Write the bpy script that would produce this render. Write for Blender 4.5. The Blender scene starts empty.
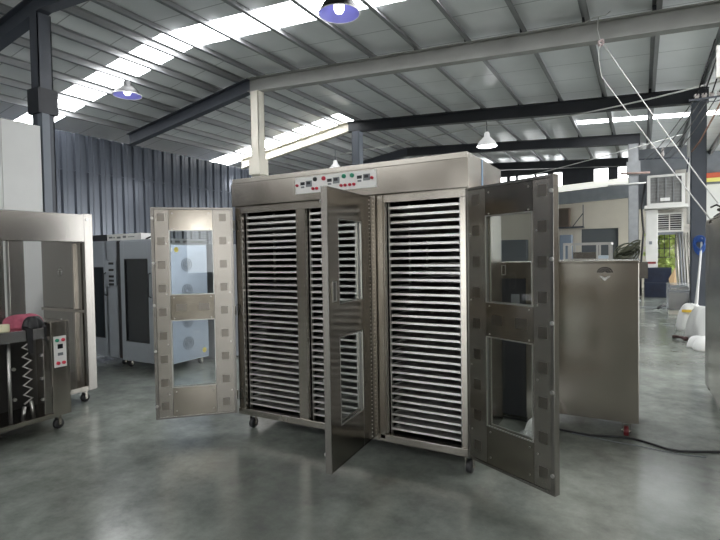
import bpy, math, random
from mathutils import Vector, Matrix
random.seed(7)
S = bpy.context.scene
C = S.collection
PI = math.pi

# ------------------------------------------------------------------ camera
YAW, PITCH, ROLL = -0.5181, 0.0295, -0.0162
cam_d = bpy.data.cameras.new('camera'); cam = bpy.data.objects.new('camera', cam_d); C.objects.link(cam)
cam_d.sensor_width = 36; cam_d.lens = 36 * 495.12 / 720; cam_d.clip_start = .05; cam_d.clip_end = 200
cp, sp = math.cos(PITCH), math.sin(PITCH); cr, sr = math.cos(ROLL), math.sin(ROLL)
rt, dn, fw = Vector((1, 0, 0)), Vector((0, -sp, -cp)), Vector((0, cp, -sp))
right, down = rt * cr - dn * sr, rt * sr + dn * cr
def to_b(v):
    u = (math.cos(YAW), math.sin(YAW)); n = (-u[1], u[0])
    return Vector((u[0] * v[0] + u[1] * v[1], n[0] * v[0] + n[1] * v[1], v[2]))
a_, b_, c_ = to_b(right), -to_b(down), -to_b(fw)
M = Matrix(((a_.x, b_.x, c_.x, 0), (a_.y, b_.y, c_.y, 0), (a_.z, b_.z, c_.z, 1.486), (0, 0, 0, 1)))
cam.matrix_world = M
S.camera = cam

# ------------------------------------------------------------------ world, exposure
S.view_settings.view_transform = 'Standard'; S.view_settings.look = 'None'
S.view_settings.gamma = 1; S.view_settings.use_curve_mapping = False
S.view_settings.exposure = 0.28
w = bpy.data.worlds.new('overcast'); S.world = w; w.use_nodes = True
bg = w.node_tree.nodes['Background']; bg.inputs[0].default_value = (.96, .985, 1, 1); bg.inputs[1].default_value = 6.0
SKYLIGHT = 14
BULB = 3

# ------------------------------------------------------------------ materials
def mat(name, col, rough=.5, metal=0, emit=None, es=0, var=0, vscale=6, bump=0, bscale=40, stretch=None, alpha=None, trans=0, rvar=0, spec=None, ior=None):
    m = bpy.data.materials.new(name); m.use_nodes = True
    nt = m.node_tree; b = nt.nodes['Principled BSDF']
    b.inputs['Base Color'].default_value = (*col, 1); b.inputs['Roughness'].default_value = rough
    b.inputs['Metallic'].default_value = metal
    if spec is not None: b.inputs['Specular IOR Level'].default_value = spec
    if ior: b.inputs['IOR'].default_value = ior
    if trans: b.inputs['Transmission Weight'].default_value = trans
    if alpha is not None: b.inputs['Alpha'].default_value = alpha
    if emit: b.inputs['Emission Color'].default_value = (*emit, 1); b.inputs['Emission Strength'].default_value = es
    if var or bump or rvar:
        tc = nt.nodes.new('ShaderNodeTexCoord'); mp = nt.nodes.new('ShaderNodeMapping')
        nt.links.new(tc.outputs['Object'], mp.inputs[0])
        if stretch: mp.inputs['Scale'].default_value = stretch
        n = nt.nodes.new('ShaderNodeTexNoise'); n.inputs['Scale'].default_value = vscale; n.inputs['Detail'].default_value = 6
        nt.links.new(mp.outputs[0], n.inputs[0])
        if var:
            r = nt.nodes.new('ShaderNodeValToRGB'); nt.links.new(n.outputs[0], r.inputs[0])
            r.color_ramp.elements[0].position = .3; r.color_ramp.elements[1].position = .7
            r.color_ramp.elements[0].color = (*[max(0, c * (1 - var)) for c in col], 1)
            r.color_ramp.elements[1].color = (*[min(1, c * (1 + var)) for c in col], 1)
            nt.links.new(r.outputs[0], b.inputs['Base Color'])
        if rvar:
            mr = nt.nodes.new('ShaderNodeMapRange'); nt.links.new(n.outputs[0], mr.inputs[0])
            mr.inputs[1].default_value = .3; mr.inputs[2].default_value = .7
            mr.inputs[3].default_value = rough - rvar; mr.inputs[4].default_value = rough + rvar
            nt.links.new(mr.outputs[0], b.inputs['Roughness'])
        if bump:
            n2 = nt.nodes.new('ShaderNodeTexNoise'); n2.inputs['Scale'].default_value = bscale; n2.inputs['Detail'].default_value = 3
            nt.links.new(mp.outputs[0], n2.inputs[0])
            bp = nt.nodes.new('ShaderNodeBump'); bp.inputs['Strength'].default_value = bump; bp.inputs['Distance'].default_value = .01
            nt.links.new(n2.outputs[0], bp.inputs['Height']); nt.links.new(bp.outputs[0], b.inputs['Normal'])
    return m

STEEL = mat('brushed_steel', (.375, .35, .31), .24, 1, var=.07, vscale=3, stretch=(1, 1, .25), rvar=.04, bump=.015, bscale=4)
STEELV = mat('steel_panel', (.385, .355, .315), .2, 1, var=.05, vscale=2, rvar=.05, bump=.05, bscale=2.5)
STEELD = mat('steel_darkened', (.28, .265, .245), .26, 1, var=.03, vscale=2)  # darker copy of the steel, its tone standing in for dark reflections
PANEL = mat('door_panel_steel', (.37, .335, .285), .16, 1, rvar=.03, bump=.02, bscale=2)
STILE = mat('door_stile_steel', (.37, .345, .31), .27, 1)
TRIM = mat('steel_trim', (.56, .55, .53), .35, 1)
TRAY = mat('tray_aluminium', (.74, .73, .71), .42, .85, var=.12, vscale=9)
PERF = mat('perforated_steel', (.22, .215, .21), .5, .8)
BLACK = mat('black_rubber', (.012, .012, .014), .5)
DARKI = mat('oven_interior', (.10, .098, .095), .45, .8)  # interior steel with the shade of the bays put into its colour
def glass_mat(name, tint, refl=1.0):
    m = bpy.data.materials.new(name); m.use_nodes = True; nt = m.node_tree; N = nt.nodes; L = nt.links
    out = N['Material Output']; N.remove(N['Principled BSDF'])
    t = N.new('ShaderNodeBsdfTransparent'); t.inputs[0].default_value = (*tint, 1)
    g = N.new('ShaderNodeBsdfGlossy'); g.inputs['Roughness'].default_value = .02
    f = N.new('ShaderNodeFresnel'); ge = N.new('ShaderNodeNewGeometry'); mi = N.new('ShaderNodeMapRange')
    mi.inputs[3].default_value = 1.5; mi.inputs[4].default_value = 1 / 1.5; L.new(ge.outputs['Backfacing'], mi.inputs[0]); L.new(mi.outputs[0], f.inputs[0])
    k = N.new('ShaderNodeMath'); k.operation = 'MULTIPLY'; k.inputs[1].default_value = refl; L.new(f.outputs[0], k.inputs[0])
    x = N.new('ShaderNodeMixShader'); L.new(k.outputs[0], x.inputs[0]); L.new(t.outputs[0], x.inputs[1]); L.new(g.outputs[0], x.inputs[2]); L.new(x.outputs[0], out.inputs[0])
    return m
GLASS = glass_mat('clear_glass', (.86, .88, .87), .6)
DGLASS = mat('dark_glass', (.02, .025, .03), .05, 0, alpha=.8)
WHITE = mat('white_label', (.78, .77, .75), .4)
RED = mat('red_plastic', (.55, .02, .05), .3)
DRED = mat('dark_red_wheel', (.16, .015, .02), .45)
GREEN = mat('green_plastic', (.02, .28, .16), .3)
DISP = mat('display_black', (.015, .015, .018), .2)
DISPG = mat('display_grey', (.16, .17, .18), .3)
DPAINT = mat('dark_grey_paint', (.055, .062, .078), .45, var=.12, vscale=3)
GPAINT = mat('grey_paint', (.20, .215, .235), .5, var=.12, vscale=3)
BPAINT = mat('black_paint', (.018, .020, .026), .5, var=.2, vscale=3)
CREAMP = mat('cream_paint', (.60, .57, .49), .5, var=.08, vscale=3)
GALV = mat('galvanised', (.27, .275, .28), .42, .35, var=.1, vscale=4, stretch=(1, .2, 1))
FGREY = mat('fermenter_grey', (.36, .39, .43), .35, .4, var=.05, vscale=2)
FBLUE = mat('blue_film', (.25, .29, .36), .25, .35, var=.1, vscale=3, bump=.4, bscale=5)
CONCW = mat('white_plaster', (.68, .68, .665), .8, var=.05, vscale=1.2)
CREAMW = mat('cream_wall', (.62, .57, .49), .8, var=.06, vscale=1)
WROPE = mat('white_rope', (.50, .50, .48), .7)
CABLE = mat('black_cable', (.01, .01, .012), .45)
SKYM = mat('skylight_sheet', (.85, .88, .9), .5, emit=(.98, .99, 1), es=SKYLIGHT)
FILM = mat('clear_plastic', (.75, .77, .79), .15, alpha=.3, bump=.6, bscale=9)
BAG = mat('white_bag', (.78, .78, .76), .6, bump=.8, bscale=7)

def floor_mat():
    m = bpy.data.materials.new('polished_concrete'); m.use_nodes = True; nt = m.node_tree; N = nt.nodes; L = nt.links
    b = N['Principled BSDF']; tc = N.new('ShaderNodeTexCoord')
    n1 = N.new('ShaderNodeTexNoise'); n1.inputs['Scale'].default_value = .55; n1.inputs['Detail'].default_value = 8; n1.inputs['Roughness'].default_value = .62; n1.inputs['Distortion'].default_value = .25
    n2 = N.new('ShaderNodeTexNoise'); n2.inputs['Scale'].default_value = 4.0; n2.inputs['Detail'].default_value = 10; n2.inputs['Roughness'].default_value = .72; n2.inputs['Distortion'].default_value = .1
    for n in (n1, n2): L.new(tc.outputs['Object'], n.inputs[0])
    r1 = N.new('ShaderNodeValToRGB'); L.new(n1.outputs[0], r1.inputs[0])
    r1.color_ramp.elements[0].position = .33; r1.color_ramp.elements[0].color = (.135, .148, .13, 1)
    r1.color_ramp.elements[1].position = .68; r1.color_ramp.elements[1].color = (.31, .335, .305, 1)
    r2 = N.new('ShaderNodeValToRGB'); L.new(n2.outputs[0], r2.inputs[0])
    r2.color_ramp.elements[0].position = .3; r2.color_ramp.elements[0].color = (.62, .62, .62, 1)
    r2.color_ramp.elements[1].position = .72; r2.color_ramp.elements[1].color = (1.28, 1.28, 1.28, 1)
    mx = N.new('ShaderNodeMix'); mx.data_type = 'RGBA'; mx.blend_type = 'MULTIPLY'; mx.inputs[0].default_value = 1
    L.new(r1.outputs[0], mx.inputs[6]); L.new(r2.outputs[0], mx.inputs[7])
    L.new(mx.outputs[2], b.inputs['Base Color'])
    mr = N.new('ShaderNodeMapRange'); L.new(n2.outputs[0], mr.inputs[0]); mr.inputs[3].default_value = .10; mr.inputs[4].default_value = .30
    L.new(mr.outputs[0], b.inputs['Roughness']); b.inputs['Specular IOR Level'].default_value = .55
    bp = N.new('ShaderNodeBump'); bp.inputs['Strength'].default_value = .08; bp.inputs['Distance'].default_value = .01
    L.new(n2.outputs[0], bp.inputs['Height']); L.new(bp.outputs[0], b.inputs['Normal'])
    return m
FLOORM = floor_mat()

def seam_mat(name, col, axis, period, width, dark, rough=.5, metal=0, var=.05):
    """sheet with fine dark seams every `period` metres along one object axis"""
    m = bpy.data.materials.new(name); m.use_nodes = True; nt = m.node_tree; N = nt.nodes; L = nt.links
    b = N['Principled BSDF']; tc = N.new('ShaderNodeTexCoord'); sx = N.new('ShaderNodeSeparateXYZ'); L.new(tc.outputs['Object'], sx.inputs[0])
    a = N.new('ShaderNodeMath'); a.operation = 'DIVIDE'; a.inputs[1].default_value = period; L.new(sx.outputs[axis], a.inputs[0])
    f = N.new('ShaderNodeMath'); f.operation = 'FRACT'; L.new(a.outputs[0], f.inputs[0])
    g = N.new('ShaderNodeMath'); g.operation = 'LESS_THAN'; g.inputs[1].default_value = width / period; L.new(f.outputs[0], g.inputs[0])
    n = N.new('ShaderNodeTexNoise'); n.inputs['Scale'].default_value = 1.3; n.inputs['Detail'].default_value = 5; L.new(tc.outputs['Object'], n.inputs[0])
    r = N.new('ShaderNodeValToRGB'); L.new(n.outputs[0], r.inputs[0])
    r.color_ramp.elements[0].position = .3; r.color_ramp.elements[1].position = .7
    r.color_ramp.elements[0].color = (*[c * (1 - var) for c in col], 1); r.color_ramp.elements[1].color = (*[c * (1 + var) for c in col], 1)
    mx = N.new('ShaderNodeMix'); mx.data_type = 'RGBA'; L.new(g.outputs[0], mx.inputs[0]); L.new(r.outputs[0], mx.inputs[6]); mx.inputs[7].default_value = (*dark, 1)
    L.new(mx.outputs[2], b.inputs['Base Color']); b.inputs['Roughness'].default_value = rough; b.inputs['Metallic'].default_value = metal
    return m
ROOFM = seam_mat('roof_sheet', (.74, .755, .765), 1, .95, .02, (.38, .39, .40), .3, 0)
CORR = mat('corrugated_blue_grey', (.08, .09, .11), .2, .35, var=.1, vscale=1.5, bump=.12, bscale=5, stretch=(1, 1, .3))
BRICKW = mat('stained_block_wall', (.42, .40, .36), .85, var=.3, vscale=4)

# ------------------------------------------------------------------ mesh helpers
class MB:
    def __init__(s): s.v = []; s.f = []
    def poly(s, vs, fs):
        o = len(s.v); s.v += [tuple(v) for v in vs]; s.f += [tuple(o + i for i in f) for f in fs]; return s
    def box(s, x0, x1, y0, y1, z0, z1):
        x0, x1 = sorted((x0, x1)); y0, y1 = sorted((y0, y1)); z0, z1 = sorted((z0, z1))
        return s.poly([(x0, y0, z0), (x1, y0, z0), (x1, y1, z0), (x0, y1, z0), (x0, y0, z1), (x1, y0, z1), (x1, y1, z1), (x0, y1, z1)],
                      [(0, 3, 2, 1), (4, 5, 6, 7), (0, 1, 5, 4), (1, 2, 6, 5), (2, 3, 7, 6), (3, 0, 4, 7)])
    def tube(s, pts, r, n=8, closed=False):
        P = [Vector(p) for p in pts]; k = len(P); rings = []; prev = None
        for i in range(k):
            if closed: t = P[(i + 1) % k] - P[i - 1]
            else: t = P[min(i + 1, k - 1)] - P[max(i - 1, 0)]
            t.normalize()
            if prev is None:
                a = Vector((0, 0, 1)) if abs(t.z) < .9 else Vector((1, 0, 0)); e = t.cross(a).normalized()
            else:
                e = (prev - t * prev.dot(t)); e.normalize()
            prev = e; g = t.cross(e); rr = r[i] if isinstance(r, (list, tuple)) else r
            rings.append([P[i] + (e * math.cos(2 * PI * j / n) + g * math.sin(2 * PI * j / n)) * rr for j in range(n)])
        o = len(s.v); s.v += [tuple(v) for R_ in rings for v in R_]
        for i in range(k if closed else k - 1):
            i2 = (i + 1) % k
            for j in range(n):
                s.f.append((o + i * n + j, o + i * n + (j + 1) % n, o + i2 * n + (j + 1) % n, o + i2 * n + j))
        if not closed:
            s.f.append(tuple(o + j for j in range(n))[::-1]); s.f.append(tuple(o + (k - 1) * n + j for j in range(n)))
        return s
    def lathe(s, prof, c=(0, 0, 0), n=24, axis='z'):
        o = len(s.v)
        for (r, h) in prof:
            for j in range(n):
                a = 2 * PI * j / n; x, y = r * math.cos(a), r * math.sin(a)
                if axis == 'z': p = (x, y, h)
                elif axis == 'x': p = (h, x, y)
                else: p = (x, h, y)
                s.v.append((p[0] + c[0], p[1] + c[1], p[2] + c[2]))
        for i in range(len(prof) - 1):
            for j in range(n):
                s.f.append((o + i * n + j, o + i * n + (j + 1) % n, o + (i + 1) * n + (j + 1) % n, o + (i + 1) * n + j))
        return s
    def disc(s, c, r, h, axis='y', n=16):
        return s.lathe([(.0001, 0), (r, 0), (r, h), (.0001, h)], c, n, axis)
    def prism(s, pts, axis, h0, h1):
        """closed outline in the plane across `axis`, pushed from h0 to h1"""
        n = len(pts); o = len(s.v)
        for h in (h0, h1):
            for a, b in pts:
                s.v.append({'x': (h, a, b), 'y': (a, h, b), 'z': (a, b, h)}[axis])
        for j in range(n): s.f.append((o + j, o + (j + 1) % n, o + n + (j + 1) % n, o + n + j))
        s.f.append(tuple(o + j for j in range(n))[::-1]); s.f.append(tuple(o + n + j for j in range(n)))
        return s
    def build(s, name, m, parent=None, smooth=False, bevel=0, loc=None):
        me = bpy.data.meshes.new(name); me.from_pydata(s.v, [], s.f)
        import bmesh
        bm = bmesh.new(); bm.from_mesh(me); bmesh.ops.recalc_face_normals(bm, faces=bm.faces); bm.to_mesh(me); bm.free()
        me.materials.append(m)
        if smooth:
            for p in me.polygons: p.use_smooth = True
        o = bpy.data.objects.new(name, me); C.objects.link(o)
        if loc: o.location = loc
        if parent: o.parent = parent
        if bevel:
            md = o.modifiers.new('b', 'BEVEL'); md.width = bevel; md.segments = 2; md.limit_method = 'ANGLE'
        return o
def B(*a): return MB().box(*a)
def tag(o, label, cat, group=None, kind=None):
    o['label'] = label; o['category'] = cat
    if group: o['group'] = group
    if kind: o['kind'] = kind
    return o
def thing(name, label, cat, loc=(0, 0, 0), rz=0, group=None):
    o = bpy.data.objects.new(name, None); C.objects.link(o); o.location = loc; o.rotation_euler = (0, 0, rz)
    o.empty_display_size = .1
    return tag(o, label, cat, group)
def struct(name, mb, m, label=None):
    o = mb.build(name, m); o['kind'] = 'structure'
    if label: o['label'] = label
    return o

# ------------------------------------------------------------------ setting: floor, walls, roof
XL, XR, Y0, Y1 = -11.7, 7.0, -7.0, 23.0
RIDGE_X, RIDGE_Z, SR, SL = -7.5, 5.40, .065, .155          # top of the roof beams
def ztop(x): return RIDGE_Z - (SR * (x - RIDGE_X) if x > RIDGE_X else SL * (RIDGE_X - x))
struct('floor', B(XL - 2, XR + 3, Y0 - 4, 32, -.1, 0), FLOORM)

# corrugated left wall: broad flat pans between narrow dark folds
def corr_wall(y0, y1, z0, z1):
    mb = MB(); p = .315; pr = []
    y = y0
    while y < y1:
        for dy, dx in ((0, 0), (.03, -.055), (.075, -.055), (.105, 0), (.19, .0), (.2, .008), (.215, .008), (.225, 0)): pr.append((y + dy, XL + dx))
        y += p
    pr.append((y, XL)); n = len(pr)
    mb.poly([(x, y, z0) for y, x in pr] + [(x, y, z1) for y, x in pr], [(i, i + 1, n + i + 1, n + i) for i in range(n - 1)])
    return mb
wl = struct('wall_left', corr_wall(Y0, 23, 3.62, 4.5).poly(*(lambda m: (m.v, m.f))(corr_wall(Y0, 23, 0, 3.60))), CORR)
struct('wall_light_block', B(XL - 1.4, XL - 1.3, Y0, Y1, 0, 4.6), DPAINT)  # unseen, added to keep outside light off the roof overhang
struct('wall_light_block_ends', B(XL - 1.3, XL, Y0, Y0 + .1, 0, 4.6).box(XL - 1.3, XL, Y1, Y1 + .1, 0, 4.6), DPAINT)  # unseen end pieces closing the same gap against light
struct('trim_1', B(XL - .06, XL - .03, Y0, 23, 3.59, 3.63), CORR)

# roof sheets split by skylight strips (Y ranges)
SKY = [(-4.4, -3.8), (6.1, 6.8), (12.05, 12.95), (15.15, 15.6)]  # first strip is out of view, added to light the foreground
def roofpiece(y0, y1, x0, x1, t=.06, off=.125):
    za, zb = ztop(x0) + off, ztop(x1) + off
    return MB().poly([(x0, y0, za), (x1, y0, zb), (x1, y1, zb), (x0, y1, za), (x0, y0, za + t), (x1, y0, zb + t), (x1, y1, zb + t), (x0, y1, za + t)],
                     [(0, 3, 2, 1), (4, 5, 6, 7), (0, 1, 5, 4), (1, 2, 6, 5), (2, 3, 7, 6), (3, 0, 4, 7)])
LS, RS = (XL - 1.4, RIDGE_X), (RIDGE_X, XR + .2)
ce = MB(); wi = 1
for span in (LS, RS):
    y = Y0
    for (a, b) in SKY:
        lit = not (a > 12 and a < 13 and span is RS) and not (a > 15 and span is LS)
        if not lit: continue
        q = roofpiece(y, a, *span); ce.poly(q.v, q.f); y = b
        if a > 15:                                       # short strip on the far right only
            q = roofpiece(a, b, RIDGE_X, -1.6); ce.poly(q.v, q.f); sp2 = (-1.6, XR + .2)
        else: sp2 = span
        struct('window_%d' % wi, roofpiece(a, b, *sp2, .02, .135), SKYM); wi += 1
    q = roofpiece(y, Y1, *span); ce.poly(q.v, q.f)
struct('ceiling', ce, ROOFM)

# near wall (behind the camera), openings added for light and reflections; right wall with a doorway
NEARW = mat('brown_grey_wall', (.20, .18, .155), .7, var=.25, vscale=.8)
nw = MB(); nw.box(XL, -4.6, Y0, Y0 + .15, 0, 4.6).box(-2.6, 2.6, Y0, Y0 + .15, 0, 5.1).box(-4.6, -2.6, Y0, Y0 + .15, 2.6, 5.1).box(2.6, 4.5, Y0, Y0 + .15, 0, 4.4).box(6.0, XR, Y0, Y0 + .15, 0, 4.4).box(4.5, 6.0, Y0, Y0 + .15, 0, 1.0).box(4.5, 6.0, Y0, Y0 + .15, 2.8, 4.4)
struct('wall_near', nw, NEARW)
rw = MB(); rw.box(XR, XR + .15, -5.5, -1.5, 2.2, 4.5).box(XR, XR + .15, -1.5, 9.5, 0, 4.5).box(XR, XR + .15, 9.5, 20, 4.2, 4.5).box(XR, XR + .15, Y0, -5.5, 0, 4.5)
struct('wall_right', rw, mat('dull_brown_wall', (.34, .30, .25), .8, var=.15, vscale=1))
# white partition beside the first ridge column
pa = MB().box(-7.42, -7.3, 1.0, 3.35, 0, 3.36).box(-7.42, -7.3, 3.37, 3.86, 0, 3.36).box(-7.41, -7.31, 3.34, 3.38, 0, 3.35)
struct('wall_partition', pa, CONCW)

# back wall at the far end with a cream face, doorway and clerestory band
bw = MB(); Yb = 23.0
bw.box(XL, -5.9, Yb, Yb + .2, 0, 4.8)
bw.box(-5.9, -2.25, Yb, Yb + .2, 0, 3.75).box(-.85, 1.6, Yb, Yb + .2, 0, 3.75).box(-2.25, -.85, Yb, Yb + .2, 2.45, 3.75)
struct('wall_back', bw, CREAMW)
db = MB().box(-2.25, -.85, Yb + .12, Yb + .18, 0, 2.45)
struct('doorway_shade', db, mat('dark_doorway_fill', (.10, .11, .12), .6))  # dark sheet standing in for the shade inside the open doorway
# beam under the clerestory, translucent band above
bm_ = MB().poly([(-5.9, Yb - .25, 3.42), (-.2, Yb - .25, 3.66), (-.2, Yb, 3.66), (-5.9, Yb, 3.42), (-5.9, Yb - .25, 3.92), (-.2, Yb - .25, 4.2), (-.2, Yb, 4.2), (-5.9, Yb, 3.92)],
                [(0, 3, 2, 1), (4, 5, 6, 7), (0, 1, 5, 4), (1, 2, 6, 5), (2, 3, 7, 6), (3, 0, 4, 7)])
struct('trim_2', bm_, GPAINT)
band = MB().poly([(-5.9, Yb - .1, 3.92), (-.2, Yb - .1, 4.2), (-.2, Yb - .1, 4.48), (-5.9, Yb - .1, 4.2), (-5.9, Yb - .06, 3.92), (-.2, Yb - .06, 4.2), (-.2, Yb - .06, 4.48), (-5.9, Yb - .06, 4.2)],
                 [(0, 1, 2, 3), (4, 7, 6, 5), (0, 4, 5, 1), (1, 5, 6, 2), (2, 6, 7, 3), (3, 7, 4, 0)])
struct('window_%d' % wi, band, mat('translucent_band', (.8, .82, .74), .5, emit=(1, 1, .92), es=.55)); wi += 1
struct('wall_back_upper', MB().box(-5.9, XR, Yb, Yb + .2, 4.95, 5.7), BPAINT)
wf = MB()
for x0, x1 in ((-5.35, -5.2), (-4.95, -4.85), (-4.15, -4.05), (-3.6, -3.35), (-3.0, -1.75), (-1.22, -.86), (-.3, -.05)): wf.box(x0, x1, Yb - .02, Yb + .06, 4.1, 4.98)
struct('trim_3', wf, BPAINT)

# bright rear annex wall with air conditioner and an opening onto greenery
aw = MB(); Ya = 19.2
aw.box(.28, .98, Ya, Ya + .15, 2.1, 2.9).box(.95, 1.55, Ya, Ya + .15, 0, 4.1).box(.28, .33, Ya, Ya + .15, 0, 2.1)
struct('wall_annex', aw, BRICKW)
struct('wall_annex_upper', B(-.3, 1.6, Ya + .16, Ya + .26, 3.85, 4.9).box(-.3, .26, Ya + .16, Ya + .26, 2.9, 3.85), GPAINT)
wb = MB()
for k in range(5): wb.box(.33 + .15 * k, .35 + .15 * k, Ya + .05, Ya + .07, 1.25, 2.1)
for z in (1.25, 1.55, 1.85): wb.box(.33, .95, Ya + .05, Ya + .07, z, z + .025)
struct('window_%d' % wi, wb, DPAINT); wi += 1
struct('wall_back_right', MB().box(1.6, XR, 21.0, 21.15, 0, 3.75), CONCW)
struct('wall_back_right_upper', B(1.6, XR, 21.02, 21.13, 3.75, 4.95), GPAINT)

# ------------------------------------------------------------------ roof steel: purlins, beams, columns
ORD = ['first', 'second', 'third', 'fourth', 'fifth', 'sixth', 'seventh', 'eighth', 'ninth', 'tenth', 'eleventh', 'twelfth', 'thirteenth', 'fourteenth', 'fifteenth', 'sixteenth',
       'seventeenth', 'eighteenth', 'nineteenth', 'twentieth', 'twenty-first', 'twenty-second', 'twenty-third', 'twenty-fourth', 'twenty-fifth', 'twenty-sixth', 'twenty-seventh', 'twenty-eighth',
       'twenty-ninth', 'thirtieth', 'thirty-first', 'thirty-second']
PUR_R = [-7.22 + .925 * k for k in range(12)]
PUR_L = [-7.78, -8.45, -9.15, -9.9, -10.7, -11.45]
def purlin(x, side, label):
    z = ztop(x) + .002; h = .12; w = .06 * side; t = .008
    mb = MB()
    mb.box(x - t / 2, x + t / 2, Y0 + .2, Y1 - .2, z, z + h)
    mb.box(x, x + w, Y0 + .2, Y1 - .2, z, z + t).box(x, x - w, Y0 + .2, Y1 - .2, z + h - t, z + h)
    mb.box(x + w - t / 2, x + w + t / 2, Y0 + .2, Y1 - .2, z, z + .022)
    tag(mb.build('roof_purlin', GALV), label, 'purlin', 'galvanised purlins under the roof sheets')
for i, x in enumerate(PUR_R): purlin(x, 1, 'long galvanised roof purlin, %s one to the right of the roof ridge' % ORD[i])
for i, x in enumerate(PUR_L): purlin(x, -1, 'long galvanised roof purlin, %s one to the left of the roof ridge' % ORD[i])

FR = [4.1, 8.4, 12.6, 16.8, 21.0]
FW = ['nearest the camera', 'passing over the cream column', 'in the third row, behind the drying oven', 'in the fourth row', 'farthest back near the clerestory']
def ibeam(x0, x1, y, dep=.30, wid=.17, t=.018):
    mb = MB()
    def slab(za0, za1, ya, yb):
        a, b = ztop(x0), ztop(x1)
        mb.poly([(x0, ya, a + za0), (x1, ya, b + za0), (x1, yb, b + za0), (x0, yb, a + za0), (x0, ya, a + za1), (x1, ya, b + za1), (x1, yb, b + za1), (x0, yb, a + za1)],
                [(0, 3, 2, 1), (4, 5, 6, 7), (0, 1, 5, 4), (1, 2, 6, 5), (2, 3, 7, 6), (3, 0, 4, 7)])
    slab(-t, 0, y - wid / 2, y + wid / 2); slab(-dep, -dep + t, y - wid / 2, y + wid / 2); slab(-dep + t, -t, y - .006, y + .006)
    return mb
RMAT = {8.4: mat('beam_grey_beige', (.27, .27, .255), .5, var=.12, vscale=2)}
for i, y in enumerate(FR):
    for side in ('left', 'right'):
        xa, xb = (XL + .02, RIDGE_X) if side == 'left' else (RIDGE_X, 1.2 if y > 9 else 6.9)
        if y > 15 and side == 'right': xb = -.05 if y < 17 else 1.4
        m = DPAINT if side == 'left' else (RMAT.get(y, BPAINT) if y > 4.2 else DPAINT)
        if y == 12.6 and side == 'left': m = CREAMP
        o = thing('roof_beam', '%s steel roof beam sloping down %s from the ridge, %s' % ('cream' if m is CREAMP else 'beige-grey' if y == 8.4 and side == 'right' else 'dark', side, FW[i]), 'beam', (0, 0, 0), 0, 'steel roof beams')
        ibeam(xa, xb, y).build('web_and_flanges', m, o)
        for x in (PUR_L if side == 'left' else PUR_R):
            if xa < x < xb - .05:
                B(x - .05 - .004, x - .004, y - .03, y + .03, ztop(x) - .0, ztop(x) + .10).build('purlin_cleat', BPAINT, o)
    # steel plates joining the halves at the ridge
def hcol(x, y, z1, label, m, s=.24, z0=0, plate=None, plate_z=None):
    o = thing('steel_column', label, 'column', (x, y, z0), 0, 'steel columns carrying the roof')
    mb = MB(); t = .016; h = s / 2; H = z1 - z0
    mb.box(-h, h, -h, -h + t, 0, H).box(-h, h, h - t, h, 0, H).box(-.006, .006, -h + t, h - t, 0, H)
    mb.box(-h, -h + .01, -h, h, 0, H)
    mb.box(h - .01, h, -h, h, 0, H)
    mb.build('shaft', m, o)
    B(-h - .06, h + .06, -h - .06, h + .06, 0, .02).build('base_plate', m, o)
    if plate_z:
        B(-h - .045, h + .045, -h - .04, h + .04, plate_z[0], plate_z[1]).build('splice_box', plate or m, o)
    return o
zc = lambda x: ztop(x) - .30
hcol(-7.66, 4.1, zc(-7.66) - .005, 'dark grey steel column beside the white partition', DPAINT, s=.20, plate=BPAINT, plate_z=(3.62, 3.98))
hcol(-7.3, 8.4, zc(-7.3) - .005, 'cream-painted steel column rising behind the drying oven', CREAMP, s=.21, plate_z=(3.28, 3.62))
hcol(-7.2, 12.6, zc(-7.2) - .005, 'slim grey-blue column far behind the oven control panel', mat('blue_grey_paint', (.20, .22, .26), .5))
hcol(1.08, 8.4, ztop(1.08) - .305, 'cream steel column just cut by the right picture edge', CREAMP)
hcol(1.02, 12.6, ztop(1.02) - .305, 'dark steel column beside the air conditioners', mat('dark_blue_grey', (.075, .085, .105), .5, var=.15, vscale=2), s=.27)
hcol(-.22, 16.8, ztop(-.22) - .305, 'light grey steel column behind the steel box cabinet', mat('light_grey_paint', (.28, .29, .30), .5, var=.1), s=.27, plate_z=(3.75, 4.1))
o = B(-7.40, -7.28, 3.88, 3.98, 0, 3.55).build('wall_post', mat('post_grey', (.16, .18, .21), .45)); tag(o, 'grey square post at the end of the white partition', 'post')

# ------------------------------------------------------------------ helpers for equipment
def caster(par, x, y, z, r=.045, red=False, fork_up=.045, rz=0):
    """z = underside of the cabinet; wheel reaches the floor"""
    hub = MB(); e = thing('caster', 'x', 'x'); del e['label']; del e['category']; e.parent = par; e.location = (x, y, z); e.rotation_euler = (0, 0, rz)
    gz = -z if True else 0
    base = -(z)            # floor in local coordinates
    f = MB().box(-.035, .035, -.035, .035, -.008, 0)
    f.box(-.030, -.026, -.012, .012, base + r * .8, -.008).box(.026, .030, -.012, .012, base + r * .8, -.008)
    f.tube([(-.034, 0, base + r), (.034, 0, base + r)], .008, 8)
    f.build('fork', STEEL, e)
    MB().lathe([(.0001, -.018), (r * .9, -.018), (r, -.012), (r, .012), (r * .9, .018), (.0001, .018)], (0, 0, base + r), 20, 'x').build('wheel', DRED if red else BLACK, e, True)
    return e
def bolt(mb, x, y, z, axis='y', r=.007, h=.006): mb.disc((x, y, z), r, h, axis, 8)

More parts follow.
